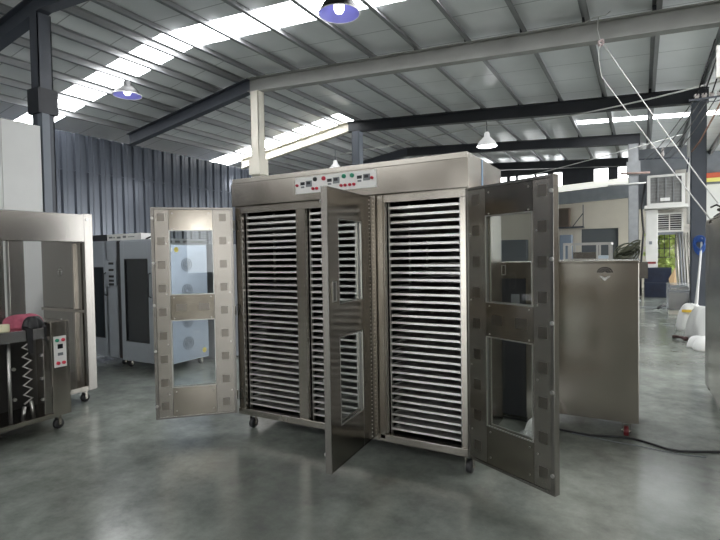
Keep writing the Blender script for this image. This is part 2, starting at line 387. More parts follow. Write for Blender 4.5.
# ------------------------------------------------------------------ the big three-door drying oven
OX, OY = -3.044, 3.188
ov = thing('drying_oven', 'large three-door stainless steel drying oven full of trays in the middle of the floor', 'oven', (OX, OY, 0))
W, D, T = 2.058, .85, 2.15
ZB, ZT0, ZT1 = .13, 1.86, 1.92
MB().box(0, .012, 0, D, ZB, T).build('side_panel', STEELV, ov)
sp_ = MB().box(W - .012, W, 0, D, ZB, T).build('side_panel', STEELV, ov)
B(W, W + .002, .30, .33, 1.75, T).build('protective_film_strip', mat('film_blue', (.08, .22, .42), .4), ov)['label'] = 'blue strip of protective film'
B(.012, W - .012, D - .012, D, ZB, T).build('back_panel', STEELV, ov)
B(.012, W - .012, .0, D - .012, T - .012, T).build('top_panel', STEELV, ov)
B(-.01, W + .005, -.03, 0, 1.92, 2.112).build('header_panel', STEELV, ov, bevel=.003)
B(-.005, W, -.024, .0, 2.112, 2.152).build('header_cap', STEEL, ov, bevel=.003)
B(.012, W - .012, 0, .03, ZT0, 1.92).build('top_rail', STEEL, ov, bevel=.002)
B(.0, W, -.012, .035, ZB, .183).build('bottom_rail', STEEL, ov, bevel=.003)
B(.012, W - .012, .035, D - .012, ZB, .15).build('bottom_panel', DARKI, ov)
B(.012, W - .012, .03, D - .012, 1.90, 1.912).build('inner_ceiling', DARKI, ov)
posts = [(0, .07), (.645, .735), (1.316, 1.438), (1.995, 2.058)]
for a, b in posts: B(a + .0 if a else .0, b, 0, .03, .183, ZT0).build('front_post', STEEL, ov, bevel=.002)
B(1.316, 1.375, -.028, 0, ZB + .01, 1.915).build('hinge_post', STEEL, ov, bevel=.002)
B(1.385, 1.425, -.012, 0, ZB + .02, 1.915).build('hinge_post', STEEL, ov, bevel=.002)
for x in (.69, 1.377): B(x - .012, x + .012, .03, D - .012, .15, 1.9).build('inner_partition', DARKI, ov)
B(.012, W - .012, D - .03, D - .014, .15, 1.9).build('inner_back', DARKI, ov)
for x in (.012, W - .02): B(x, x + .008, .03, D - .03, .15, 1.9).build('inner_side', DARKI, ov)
for cx, cy in ((.10, .06), (W - .03, .06), (1.377, .45), (.10, .78), (W - .06, .78), (1.0, .78)): caster(ov, cx, cy, ZB)
# rack sides carrying the trays: slim uprights with a ledge per tray
bays = [(.078, .638), (.742, 1.302), (1.444, 1.988)]
NT = 32; Z00 = .212; DZ = .0518
for bi, (a, b) in enumerate(bays):
    for sx, x in ((1, a), (-1, b)):
        mb = MB()
        for y in (.045, .40, .76): mb.box(x, x + sx * .01, y, y + .025, .15, 1.89)
        for k in range(NT): mb.box(x, x + sx * .022, .045, .78, Z00 + k * DZ - .006, Z00 + k * DZ - .003)
        mb.build('rack_side', TRIM, ov)
# control panel on the header
cpn = B(.674, 1.394, -.034, -.03, 1.975, 2.100).build('control_panel', WHITE, ov)
def cpx(x): return x - OX
knobs = MB
for x, z, m, nm in ((-2.35, 2.04, RED, 'button'), (-2.18, 2.075, BLACK, 'knob'), (-2.10, 2.075, RED, 'button'), (-2.20, 2.005, RED, 'button'), (-2.165, 2.005, RED, 'button'),
                    (-1.945, 2.008, RED, 'button'), (-1.91, 2.008, RED, 'button'), (-1.87, 2.008, RED, 'button'), (-1.835, 2.008, RED, 'button'),
                    (-1.92, 2.074, GREEN, 'knob'), (-1.85, 2.074, GREEN, 'knob'), (-1.685, 2.042, RED, 'button')):
    r = .016 if (nm == 'knob' or z > 2.07) else .011
    MB().lathe([(r, 0), (r, -.012), (r * .75, -.018), (.0001, -.018)], (cpx(x), -.034, z), 14, 'y').build(nm, m, cpn, True)
for x, z in ((-2.30, 2.045), (-2.05, 2.05), (-1.79, 2.05)):
    X = cpx(x)
    B(X - .02, X + .02, -.037, -.034, z - .006, z + .018).build('display', DISP, cpn)
    B(X - .016, X + .016, -.036, -.034, z - .028, z - .014).build('display', DISPG, cpn)
    B(X + .032, X + .088, -.038, -.034, z - .022, z + .024).build('controller', DISPG, cpn)
    B(X + .042, X + .075, -.040, -.038, z - .004, z + .017).build('display', DISP, cpn)
bmb = MB()
for x in (.684, 1.384):
    for z in (1.985, 2.09): bolt(bmb, x, -.034, z, 'y', .004, -.003)
bmb.build('panel_screws', TRIM, cpn)

def oven_door(hx, ang, s, inner_label, outer=False):
    """local x runs from hinge to free edge, s = side of local y the inner face is on"""
    d = bpy.data.objects.new('door', None); C.objects.link(d); d.parent = ov; d.location = (hx, -.03, 0); d.rotation_euler = (0, 0, -ang)
    w = .6565; z0, z1 = .147, 1.909; t = .044
    ya, yb = -t / 2, t / 2
    # outer skin as a frame around two windows
    def framebox(mb, y0, y1, x0, x1, zs, wx0, wx1):
        mb.box(x0, wx0, y0, y1, zs[0], zs[-1]).box(wx1, x1, y0, y1, zs[0], zs[-1])
        for i in range(0, len(zs) - 1, 2): mb.box(wx0, wx1, y0, y1, zs[i], zs[i + 1])
    wx0, wx1 = .168, .518
    zs = (z0 + .004, .405, .97, 1.18, 1.72, z1 - .004)
    o_y0, o_y1 = (-s * t / 2, -s * (t / 2 - .014))
    mb = MB(); framebox(mb, min(o_y0, o_y1), max(o_y0, o_y1), .006, w - .006, zs, wx0, wx1); mb.build('outer_skin', STEELV, d)
    i1, i0 = s * t / 2 - s * .004, s * (t / 2 - .014)
    # inner face: two stiles and three panels
    y0, y1 = sorted((i0, i1)); P_ = .0015
    B(.022, wx0 - P_, y0, y1, z0 + .02, z1 - .02).build('stile', STILE, d)
    B(wx1 + P_, w - .028, y0, y1, z0 + .02, z1 - .02).build('stile', STILE, d)
    for nm, a, b in (('bottom_panel', z0 + .02, .405), ('middle_panel', .97, 1.18), ('top_panel', 1.72, z1 - .02)):
        B(wx0 + P_, wx1 - P_, y0, y1, a, b).build(nm, PANEL, d)
    # edge trim all round
    e = MB(); q = t / 2
    e.box(0, .02, -q, q, z0, z1).box(w - .026, w, -q, q, z0, z1).box(.02, w - .026, -q, q, z0, z0 + .018).box(.02, w - .026, -q, q, z1 - .018, z1)
    e.build('edge_trim', STEELD, d, bevel=.002)
    core = MB(); framebox(core, min(o_y1, i0), max(o_y1, i0), .02, w - .026, (z0 + .018, .402, .973, 1.177, 1.723, z1 - .018), wx0 - .003, wx1 + .003); core.build('insulation_core', PERF, d)
    for a, b in ((.405, .97), (1.18, 1.72)):
        B(wx0 - .001, wx1 + .001, -.003, .003, a, b).build('window_pane', GLASS, d)
        for side in (-1, 1):
            g = MB(); ys = sorted((side * (t / 2 - .003), side * (t / 2 + .001)))
            g.box(wx0, wx0 + .006, ys[0], ys[1], a, b).box(wx1 - .006, wx1, ys[0], ys[1], a, b).box(wx0 + .006, wx1 - .006, ys[0], ys[1], a, a + .006).box(wx0 + .006, wx1 - .006, ys[0], ys[1], b - .006, b)
            g.build('window_trim', TRIM, d)
    # perforated vent squares on the inner face
    vy = sorted((i1, i1 + s * .0015))
    for xc in (.088, .580):
        for k in range(9):
            z = .255 + k * .1965
            v = MB(); v.box(xc - .029, xc + .029, vy[0], vy[1], z - .032, z + .032)
            v.build('vent_grille', PERF if False else VENT, d)
    for xc in (.253, .433): B(xc - .042, xc + .042, vy[0], vy[1], 1.045, 1.105).build('vent_grille', VENT, d)
    sc = MB()
    for z in (.21, .37, .985, 1.16, 1.73, 1.86):
        for xc in (.195, .49): bolt(sc, xc, i1, z, 'y', .005, s * .003)
    for xc in (.04, .545):
        for k in range(4): bolt(sc, xc, i1, .35 + k * .42, 'y', .005, s * .003)
    sc.build('screws', TRIM, d)
    lt = MB()
    for z in (.26, .72, 1.10, 1.45, 1.82): lt.disc((w - .012, s * t / 2, z), .011, s * .008, 'y', 12)
    lt.build('edge_magnets', TRIM, d)
    h = MB()
    for z in (.30, 1.03, 1.76): h.tube([(-.006, 0, z - .04), (-.006, 0, z + .04)], .009, 8)
    h.build('hinge_knuckles', TRIM, d)
    if outer:
        oy = -s * t / 2
        hh = MB(); x0, x1 = w - .10, w - .045; za, zb = 1.20, 1.33
        f = -s * .006; yy = sorted((oy, oy + f))
        hh.box(x0, x1, yy[0], yy[1], za, za + .008).box(x0, x1, yy[0], yy[1], zb - .008, zb).box(x0, x0 + .008, yy[0], yy[1], za, zb).box(x1 - .008, x1, yy[0], yy[1], za, zb)
        hh.build('handle', TRIM, d, bevel=.001)
        B(x0 + .008, x1 - .008, *sorted((oy, oy - s * .001)), za + .008, zb - .008).build('handle_recess', PERF, d)
        B(wx0 - .001, wx0 + .0005, *sorted((oy, oy - s * .0008)), z0, .40).build('seam', PERF, d)
        dots = MB()
        for k in range(60): dots.disc((.028, oy,   .17 + k * .029), .0038, -s * .003, 'y', 8)
        dots.build('hinge_rivets', TRAY, d)
    return d
VENT = mat('vent_perforation', (.23, .21, .185), .28, 1)
oven_door(0, 2.377, 1, '')
oven_door(1.316, 1.484, -1, '', outer=True)
oven_door(W, .478, -1, '')

# trays: 32 in each of the three bays, every tray its own object
def tray_mesh(w_):
    mb = MB(); d = .72; t = .0015; h = .016
    mb.box(0, w_, 0, d, 0, t)
    mb.box(0, w_, 0, .004, t, h).box(0, w_, d - .004, d, t, h).box(0, .004, .004, d - .004, t, h).box(w_ - .004, w_, .004, d - .004, t, h)
    mb.box(.0, w_, -.006, 0, h - .004, h)
    return mb
bn = ['left oven bay', 'middle oven bay', 'right oven bay']
proto = {}
for bi, (a, b) in enumerate(bays):
    w_ = (b - a) - .026
    p = None
    for k in range(NT):
        x, z = OX + a + .013, Z00 + k * DZ - .003
        if p is None:
            p = tray_mesh(w_).build('drying_tray', TRAY); o = p
        else:
            o = p.copy(); C.objects.link(o)
        o.location = (x + random.uniform(-.003, .003), OY + .04 + random.uniform(0, .012), z)
        tag(o, 'steel drying tray, %s from bottom, %s' % (ORD[k], bn[bi]), 'tray', 'drying trays in the three oven bays')

# ------------------------------------------------------------------ steel box cabinet behind the right door
bx = thing('steel_cabinet', 'low stainless steel box cabinet on red castors behind the open right oven door', 'cabinet', (-.80, 4.43, 0))
bw_ = .78
B(0, bw_, 0, .62, .12, 1.395).build('body', STEELV, bx, bevel=.004)
B(-.008, bw_ + .004, -.012, .64, 1.395, 1.412).build('top', STEEL, bx, bevel=.003)
B(bw_, bw_ + .06, .02, .06, 1.27, 1.40).build('side_bracket', STEELD, bx)
em = MB(); ex, ez = .54, 1.315
for k in range(3):
    r = .055 - .017 * k
    em.tube([(ex + r * math.cos(PI * j / 12), -.002, ez + r * .8 * math.sin(PI * j / 12)) for j in range(13)], .0035, 6)
for k in range(7):
    a = PI * (k + .5) / 7; em.tube([(ex + .012 * math.cos(a), -.002, ez + .01 * math.sin(a)), (ex + .052 * math.cos(a), -.002, ez + .042 * math.sin(a))], .003, 6)
em.build('round_emblem', BPAINT, bx)['label'] = 'dark dome-shaped emblem'
MB().poly([(ex - .04, -.003, ez - .025), (ex, -.003, ez - .04), (ex + .04, -.003, ez - .025), (ex + .02, -.003, ez - .045), (ex, -.003, ez - .066), (ex - .02, -.003, ez - .045)],
          [(0, 1, 5), (1, 2, 3), (1, 3, 4, 5)]).build('lower_emblem', TRAY, bx)
for x, y in ((.05, .06), (bw_ - .09, .05), (.06, .55), (bw_ - .09, .55)): caster(bx, x, y, .12, .04, red=True)
sm = thing('small_machine', 'narrow steel machine with its open lower part filled in dark seen through the right oven door', 'machine', (-1.14, 4.45, 0))
B(.02, .31, 0, .5, 1.26, 1.405).build('head', STEELV, sm, bevel=.004)
B(.0, .05, 0, .5, 0, 1.26).build('leg_panel', STEEL, sm, bevel=.003); B(.26, .31, 0, .5, 0, 1.26).build('leg_panel', STEEL, sm, bevel=.003)
B(.05, .26, .03, .5, .04, 1.26).build('dark_fill', BPAINT, sm)  # block added to darken the open space below the head
mb = MB().box(.05, .09, -.01, 0, 1.29, 1.298).box(.05, .09, -.01, 0, 1.372, 1.38).box(.05, .056, -.01, 0, 1.298, 1.372).box(.084, .09, -.01, 0, 1.298, 1.372); mb.build('handle', TRIM, sm)
B(.13, .20, .02, .03, 1.02, 1.12).build('switch_plate', GPAINT, sm)

# ------------------------------------------------------------------ cabinet cut by the right picture edge
rc = thing('steel_cabinet', 'tall stainless steel cabinet at the right edge of the picture', 'cabinet', (.58, 4.6, 0))
B(0, .9, 0, 1.6, .1, 1.77).build('body', STEELV, rc, bevel=.004)
B(-.004, .9, -.004, 1.604, 1.77, 1.785).build('top', STEEL, rc, bevel=.002)
B(-.012, 0, 1.30, 1.6, .1, 1.77).build('corner_post', STEELD, rc, bevel=.002)
B(-.014, 0, .05, 1.28, .14, 1.74).build('door', STEELV, rc, bevel=.003)
for x, y in ((.06, 1.5), (.06, .1), (.8, 1.5), (.8, .1)): caster(rc, x, y, .1, .038)
cl = MB()
for k in range(9):
    r = .12 + .02 * math.sin(k * 2.1); pts = [(.80 + r * math.cos(a) + .02 * math.sin(3 * a + k), 6.0 + r * math.sin(a), 1.80 + .010 * k + .012 * math.sin(2 * a + k)) for a in [2 * PI * j / 24 for j in range(24)]]
    cl.tube(pts, .011, 6, True)
cl.tube([(.72, 6.08, 1.86), (.66, 6.10, 1.84), (.62, 6.0, 1.81), (.64, 5.9, 1.797)], .009, 6)
cl.tube([(.70, 5.98, 1.88), (.64, 6.02, 1.93), (.60, 6.08, 1.91)], .009, 6)
tag(cl.build('cable_coil', CABLE, None, True), 'coil of black cable on top of the cabinet at the right edge', 'cable')

# ------------------------------------------------------------------ proofers on the left in front of the grey wall
def proofer(name, label, x0, y0, w_, d_, h, glass, ctl=None, film=False):
    t = thing(name, label, 'proofer', (x0, y0, 0))
    z0 = .1
    B(0, w_, .03, d_, z0, h).build('body', FGREY, t, bevel=.004)
    gx0, gx1, gz0, gz1 = glass
    fr = MB()
    dx0, dx1 = gx0 - .09, min(gx1 + .09, w_)
    fr.box(dx0, gx0, 0, .028, z0 + .01, h - .02).box(gx1, dx1, 0, .028, z0 + .01, h - .02).box(gx0, gx1, 0, .028, z0 + .01, gz0).box(gx0, gx1, 0, .028, gz1, h - .02)
    dr = fr.build('door', FGREY, t, bevel=.003)
    B(gx0, gx1, .012, .022, gz0, gz1).build('door_glass', DGLASS, dr)
    g = MB().box(gx0, gx0 + .012, -.003, .012, gz0, gz1).box(gx1 - .012, gx1, -.003, .012, gz0, gz1).box(gx0, gx1, -.003, .012, gz0, gz0 + .012).box(gx0, gx1, -.003, .012, gz1 - .012, gz1)
    g.build('gasket', BLACK, dr)
    hx = dx1 - .035
    MB().tube([(hx, 0, .98), (hx, -.04, 1.0), (hx, -.04, 1.28), (hx, 0, 1.30)], .009, 8).build('handle', BLACK, dr, True)
    for x in (.08, w_ - .08):
        for y in (.09, d_ - .08): caster(t, x, y, z0, .04)
    return t
pA = proofer('proofer', 'grey proofer with a strip of small controls, left of the taller-glass proofer', -7.17, 4.30, .90, .75, 1.75, (.18, .53, .37, 1.38))
cpA = B(.60, .82, -.006, .03, 1.12, 1.47).build('control_strip', FGREY, pA)
for k, z in enumerate((1.43, 1.34, 1.25, 1.19, 1.14)):
    B(.66, .77, -.009, -.006, z - .018, z + .014).build('display' if k in (1, 2) else 'switch_row', DISP if k in (1, 2) else BLACK, cpA)
B(.59, .83, 0, .028, .12, 1.10).build('side_column', FGREY, pA); B(.59, .83, 0, .028, 1.48, 1.73).build('side_column', FGREY, pA)
B(.84, .90, .005, .029, .11, 1.74).build('dark_edge', BLACK, pA)
pB = proofer('proofer', 'grey proofer with a dark glass door, seen left of the open left oven door', -6.22, 4.25, .89, .74, 1.745, (.12, .60, .37, 1.49))
B(.70, .89, 0, .028, .11, 1.73).build('side_column', FGREY, pB)
sdp = B(.89, .893, .035, .74, .11, 1.66).build('filmed_side_panel', FBLUE, pB); sdp['label'] = 'side panel still under pale blue protective film'
fm = []
for z in (1.40, 1.05, .64, .34):
    m_ = MB()
    for r in (.03, .055, .085): m_.tube([(.894, .385 + r * math.cos(2 * PI * j / 24), z + r * math.sin(2 * PI * j / 24)) for j in range(24)], .0035, 5, True)
    for j in range(12):
        a = 2 * PI * j / 12; m_.tube([(.894, .385 + .02 * math.cos(a), z + .02 * math.sin(a)), (.894, .385 + .085 * math.cos(a + .5), z + .085 * math.sin(a + .5))], .003, 5)
    m_.build('fan_grille', DPAINT, sdp)
MB().disc((.893, .12, 1.60), .035, .002, 'x', 16).build('sticker', WHITE, sdp)
MB().disc((.893, .22, 1.60), .035, .002, 'x', 16).build('sticker', mat('yellow_sticker', (.75, .6, .1), .5), sdp)
MB().disc((.893, .66, .20), .035, .002, 'x', 16).build('sticker', bpy.data.materials['yellow_sticker'], sdp)
rl = B(.89, .897, .03, .74, 1.665, 1.745).build('slotted_rail', GPAINT, pB)
sl = MB()
for k in range(5): sl.box(.897, .899, .07 + .13 * k, .15 + .13 * k, 1.69, 1.72)
sl.build('slots', BLACK, rl)
pC = thing('grey_cabinet', 'narrow dark grey cabinet tucked behind the filmed proofer', 'cabinet', (-6.1, 5.12, 0))
B(0, .86, 0, .6, .02, 1.68).build('body', GPAINT, pC, bevel=.004)
MB().box(.86, .864, .03, .57, .9, 1.6).box(.86, .864, .03, .57, .08, .85).build('door', mat('greyer_paint', (.17, .18, .2), .5), pC)
cb = thing('carton', 'long white carton lying across the tops of the two proofers', 'box', (-6.62, 4.36, 1.752))
B(0, .74, 0, .22, 0, .085).build('carton_body', WHITE, cb, bevel=.002)
cm = MB()
for x0, x1, z0, z1 in ((.04, .12, .03, .055), (.14, .17, .03, .05), (.22, .30, .025, .05), (.35, .42, .03, .06), (.46, .6, .035, .045)): cm.box(x0, x1, -.002, 0, z0, z1)
cm.build('printed_marks', DISPG, cb)
cb2 = B(-6.98, -6.64, 4.36, 4.56, 1.752, 1.84).build('dark_carton', BPAINT, bevel=.002); tag(cb2, 'small black carton on top of the left proofer beside the white carton', 'box')
pl_ = MB().tube([(-5.86, 4.42, 1.757), (-5.78, 4.45, 1.79), (-5.66, 4.5, 1.81), (-5.55, 4.5, 1.79), (-5.45, 4.47, 1.757)], .012, 6); tag(pl_.build('loose_cable', BLACK, None, True), 'short loose black cable on top of the right proofer', 'cable')

# ------------------------------------------------------------------ tall open steel cabinet at the left edge
tl = thing('tall_steel_cabinet', 'tall unfinished stainless cabinet frame without doors at the left edge', 'cabinet', (-5.0, 0, 0))
ya, yb = 1.1, 3.13
B(-.92, .0, yb - .035, yb, .13, 1.96).build('end_panel', STEELD, tl, bevel=.003)
B(-.03, .015, yb - .10, yb - .035,   .13, 1.96).build('corner_post', STEELD, tl, bevel=.003)
B(-.03, .02, ya, yb - .10, 1.67, 1.95).build('header', STEELD, tl, bevel=.004)
B(-.92, -.03, ya, yb - .035, 1.93, 1.95).build('top_panel', STEELD, tl)
B(-.05, 0, 2.33, 2.46, .18, 1.67).build('post', STEELD, tl, bevel=.003)
B(-.05, 0, 2.10, 2.29, .18, 1.67).build('post', STEELD, tl, bevel=.003)
B(-.05, .01, ya, yb - .035, .13, .18).build('bottom_rail', STEEL, tl, bevel=.003)
B(-.92, -.05, ya, yb - .035, .13, .15).build('bottom_panel', STEELD, tl)
B(-.92, .0, ya, ya + .03, .13, 1.95).build('end_panel', STEELD, tl)
rr = MB()
for x in (-.28, -.14): rr.box(x - .012, x + .012, yb - .06, yb - .035, .15, 1.66)
rr.build('inner_rail', STEEL, tl)
B(-.90, -.02, yb - .065, yb - .036, .93, .96).build('cross_bar', STEEL, tl)
vd = MB()
for zc_ in (1.36, .80):
    for k in range(8): vd.disc((-.56 + .03 * math.cos(PI * k / 4), yb - .037, zc_ + .035 * math.sin(PI * k / 4)), .008, -.003, 'y', 8)
vd.build('vent_holes', WHITE, tl)
MB().disc((-.008, yb - .07, 1.90), .012, .03, 'x', 12).build('hinge_pin', TRIM, tl)
for x, y in ((-.08, 3.04), (-.84, 3.04), (-.08, 1.2), (-.84, 1.2)): caster(tl, x, y, .13)

# ------------------------------------------------------------------ low steel cabinet in front of it
lc = thing('low_steel_cabinet', 'low stainless cabinet with an open front and a control panel at the left edge', 'cabinet', (-4.42, 0, 0))
y0_, y1_ = 1.15, 2.52; dd = .50
B(-dd, -.0, y1_ - .03, y1_, .13, .955).build('side_panel', STEELV, lc, bevel=.003)
B(-.012, 0, 2.365, y1_ - .03, .13, .955).build('control_column', STEELV, lc, bevel=.002)
B(-.03, -.004, 2.30, 2.36, .17, .83).build('corner_post', STEELD, lc, bevel=.002)
B(-dd, -.0, y0_, 2.34, .90, .915).build('worktop', STEELV, lc)
B(-.0, .012, y0_, 2.32, .825, .915).build('worktop_lip', mat('steel_lip', (.6, .6, .63), .25, 1), lc, bevel=.002)
B(-dd, -.012, 2.345, y1_ - .03, .945, .955).build('column_top', STEEL, lc)
B(-dd, -dd + .012, y0_, y1_ - .03, .13, .90).build('back_panel', DARKI, lc)
B(-dd, 0, y0_, y0_ + .02, .13, .90).build('side_panel', STEELV, lc)
B(-.03, .012, y0_, y1_ - .15, .125, .165).build('bottom_rail', STEEL, lc, bevel=.003)
B(-dd + .012, -.03, y0_, y1_ - .03, .13, .145).build('bottom_panel', STEELD, lc)
pp = MB(); pp.tube([(-.06, 2.06, .145), (-.06, 2.06, .9)], .014, 10); pp.build('inner_post', TRIM, lc, True)
for z in (.35, .6, .86): MB().disc((-.05, 2.085, z), .014, .02, 'x', 10).build('knob', TRIM, lc)
zz = MB(); pts = []
for k in range(15):
    pts.append((-.09, 2.20 + (.045 if k % 2 else -.02), .84 - .04 * k))
zz.tube(pts, .009, 8); zz.tube([(-.09, 2.18, .26), (-.09, 2.165, .15)], .016, 8); zz.tube([(-.09, 2.235, .30), (-.09, 2.25, .15)], .016, 8)
zz.build('heating_coil', TRIM, lc, True)
for z in (.30, .48, .68): MB().disc((-.04, 2.295, z), .012, .02, 'x', 10).build('knob', TRIM, lc)
lp = B(0, .004, 2.385, 2.49, .555, .825).build('control_panel', WHITE, lc)
for y, z, m in ((2.41, .79, GREEN), (2.462, .79, RED), (2.415, .59, RED), (2.462, .59, RED)):
    MB().lathe([(.015, 0), (.015, .012), (.011, .018), (.0001, .018)], (.004, y, z), 14, 'x').build('button', m, lp, True)
B(.004, .006, 2.415, 2.46, .715, .755).build('display', DISP, lp); B(.004, .006, 2.415, 2.46, .655, .68).build('display', DISPG, lp)
for x, y in ((-.07, 2.44), (-.43, 2.44), (-.07, 1.25), (-.43, 1.25)): caster(lc, x, y, .13)

# roll of tape, pink cloth, black cloth on the worktop
tp = MB().lathe([(.028, 0), (.05, 0), (.052, .003), (.052, .052), (.05, .055), (.028, .055), (.028, 0)], (-4.50, 2.03, .916), 28)
tag(tp.build('tape_roll', mat('cream_tape', (.78, .74, .52), .4), None, True), 'roll of cream packing tape on the low cabinet', 'tape')
def cloth(name, c, rx, ry, rz, m, seed, label):
    rnd = random.Random(seed); n, k = 36, 14; mb = MB(); V = []
    ph = [rnd.uniform(0, 6.28) for _ in range(8)]
    for i in range(k):
        f = i / (k - 1); th = f * PI / 2
        for j in range(n):
            a = 2 * PI * j / n
            wob = 1 + .16 * math.sin(3 * a + ph[0]) + .10 * math.sin(5 * a + ph[1] + 3 * f) + .06 * math.sin(9 * a + ph[2])
            r = math.cos(th) ** .7 if i < k - 1 else 0
            hh = math.sin(th) * (1 + .22 * math.sin(4 * a + ph[3] + 2 * f) * (1 - f) + .10 * math.sin(7 * a + ph[4]) * (1 - f))
            V.append((c[0] + rx * r * wob * math.cos(a), c[1] + ry * r * wob * math.sin(a), c[2] + rz * hh))
    F = [(i * n + j, i * n + (j + 1) % n, (i + 1) * n + (j + 1) % n, (i + 1) * n + j) for i in range(k - 1) for j in range(n)] + [tuple(range(n))[::-1]]
    mb.poly(V, F); return mb
pk = cloth('pink_cloth', (-4.63, 2.27, .916), .12, .15, .11, None, 3, '').build('pink_cloth', mat('pink_fabric', (.42, .10, .15), .85, var=.25, vscale=14, bump=.8, bscale=18), None, True)
tag(pk, 'crumpled pink cloth lying on the low cabinet', 'cloth')
bk = thing('black_cloth', 'black glove-like cloth hanging over the low cabinet edge', 'cloth', (-4.475, 2.25, .916))
cloth('', (0, 0, .0), .06, .085, .10, None, 9, '').build('bundle', BLACK, bk, True)
hg = MB()
for y0s, y1s, zl in ((-.09, -.035, -.20), (.05, .075, -.12)):
    hg.poly([(0.0, y0s, .03), (0.0, y1s, .03), (.072, y1s, .008), (.072, y0s, .008), (.076, y1s - .005, zl), (.076, y0s + .01, zl), (.070, y0s + .01, zl), (.070, y1s - .005, zl)],
            [(0, 1, 2, 3), (3, 2, 4, 5), (5, 4, 7, 6)])
hg.build('hanging_strap', BLACK, bk)

# ------------------------------------------------------------------ pendant lamps
SHADE_D = mat('lamp_shade_dark', (.012, .012, .013), .5, spec=.25); SHADE_W = mat('lamp_shade_white', (.8, .8, .8), .4, emit=(1, 1, 1), es=.35)  # white shade glows faintly, imitating glare from the bulb
INNER = mat('lamp_reflector', (.24, .24, .62), .4)
BULBM = mat('lit_bulb', (1, 1, 1), .5, emit=(1, 1, 1), es=BULB)
def lamp(x, y, z, r, ztop_, label, dark, power):
    t = thing('pendant_lamp', label, 'lamp', (x, y, z), 0, 'bell-shaped pendant lamps')
    hs = .76 if r < .277 else 1
    prof = [(r, 0), (r * .97, .03), (r * .78, .13), (r * .45, .22), (r * .28, .27), (r * .26, .36), (r * .16, .40), (.0001, .41)]
    prof = [(a, b * hs) for a, b in prof]
    MB().lathe(prof, n=36).build('lamp_shade', SHADE_D if dark else SHADE_W, t, True)
    MB().lathe([(r * .985, .002), (r * .94, .03 * hs), (r * .75, .125 * hs), (r * .42, .215 * hs), (.0001, .23 * hs)], n=36).build('reflector', INNER if dark else SHADE_W, t, True)
    MB().tube([(r * math.cos(2 * PI * j / 36), r * math.sin(2 * PI * j / 36), 0) for j in range(36)], .007, 6, True).build('rim', WHITE, t, True)
    b = MB().lathe([(.0001, .0), (.05, .015), (.075, .06), (.075, .12), (.05, .17), (.03, .18)], n=18).build('bulb', BULBM, t, True)
    MB().tube([(0, 0, .40 * hs), (0, 0, ztop_ - z)], .012, 8).build('stem', DPAINT, t)
    ld = bpy.data.lights.new('lamp_light', 'POINT'); ld.energy = power; ld.shadow_soft_size = .08; ld.color = (.95, .97, 1)
    lo = bpy.data.objects.new('lamp_light', ld); C.objects.link(lo); lo.parent = t; lo.location = (0, 0, -.02)
lamp(-9.15, 6.56, 4.83, .275, ztop(-9.15) + .004, 'dark bell-shaped pendant lamp above the left side', True, .5)
lamp(-3.72, 6.05, 4.90, .29, ztop(-3.72) + .125, 'dark bell-shaped pendant lamp at the top centre', True, .5)
lamp(-9.3, 14.7, 4.42, .28, ztop(-9.3) + .125, 'small white pendant lamp above the oven control panel', False, 30)
lamp(-3.8, 14.0, 4.50, .28, ztop(-3.8) + .125, 'white pendant lamp above the right end of the oven', False, 40)

# ------------------------------------------------------------------ air conditioners and services at the annex
AW = mat('ac_white', (.70, .69, .66), .45, var=.06, vscale=3)
ac = thing('cooling_unit', 'large caged air cooler on a shelf beside the dark column', 'air conditioner', (.14, 18.4, 2.93))
mb = MB().box(.0, 1.0, .06, .7, .05, .88)
mb.build('body', mat('ac_grey', (.20, .20, .195), .6, var=.2, vscale=8), ac)
mb = MB().box(0, .09, 0, .7, 0, .95).box(.93, 1.02, 0, .7, 0, .95).box(.09, .93, 0, .06, .88, .95).box(.09, .93, 0, .06, 0, .06); mb.build('frame', AW, ac)
mb = MB()
for k in range(1, 4): mb.box(.09 + .21 * k - .012, .09 + .21 * k + .012, .02, .05, .06, .88)
for k in range(1, 8): mb.box(.09, .93, .03, .045, .06 + .10 * k, .068 + .10 * k)
mb.build('grille', GALV, ac)
B(.36, .62, .0, .02, .12, .22).build('name_plate', WHITE, ac)
B(-.08, 1.1, -.05, .8, -.1, -.002).build('shelf', AW, ac)
ac2 = thing('window_air_conditioner', 'white louvred air conditioner below the caged air cooler', 'air conditioner', (.40, 18.8, 2.08))
MB().box(0, .74, .04, .39, 0, .62).build('body', AW, ac2, bevel=.01)
MB().box(.05, .69, .03, .045, .06, .56).build('louvre_recess', BLACK, ac2)
mb = MB()
for k in range(7): mb.box(.05, .69, .0, .03, .09 + .07 * k, .105 + .07 * k)
mb.box(.35, .38, 0, .03, .05, .57).box(.02, .05, 0, .04, .03, .6).box(.69, .72, 0, .04, .03, .6).box(.05, .69, 0, .04, .03, .06).box(.05, .69, 0, .04, .56, .6)
mb.build('louvres', AW, ac2)
tag(B(.40, 1.14, 18.9, 19.19, 2.0, 2.078).build('bracket_shelf', GPAINT), 'grey bracket shelf carrying the louvred air conditioner', 'shelf')
wc = thing('control_cabinet', 'slim white electrical cabinet standing on dark crates', 'cabinet', (.10, 18.6, .94))
B(0, .34, 0, .3, 0, 1.86).build('body', AW, wc, bevel=.01); B(.05, .29, -.012, 0, .12, .19).build('red_label', mat('dark_red_label', (.22, .03, .03), .5), wc)
B(.04, .30, -.01, 0, 1.1, 1.8).build('door', AW, wc); B(.10, .18, -.02, 0, .75, .85).build('switch', GPAINT, wc)
NAVY = mat('navy_plastic', (.012, .018, .04), .4, var=.3, vscale=6)
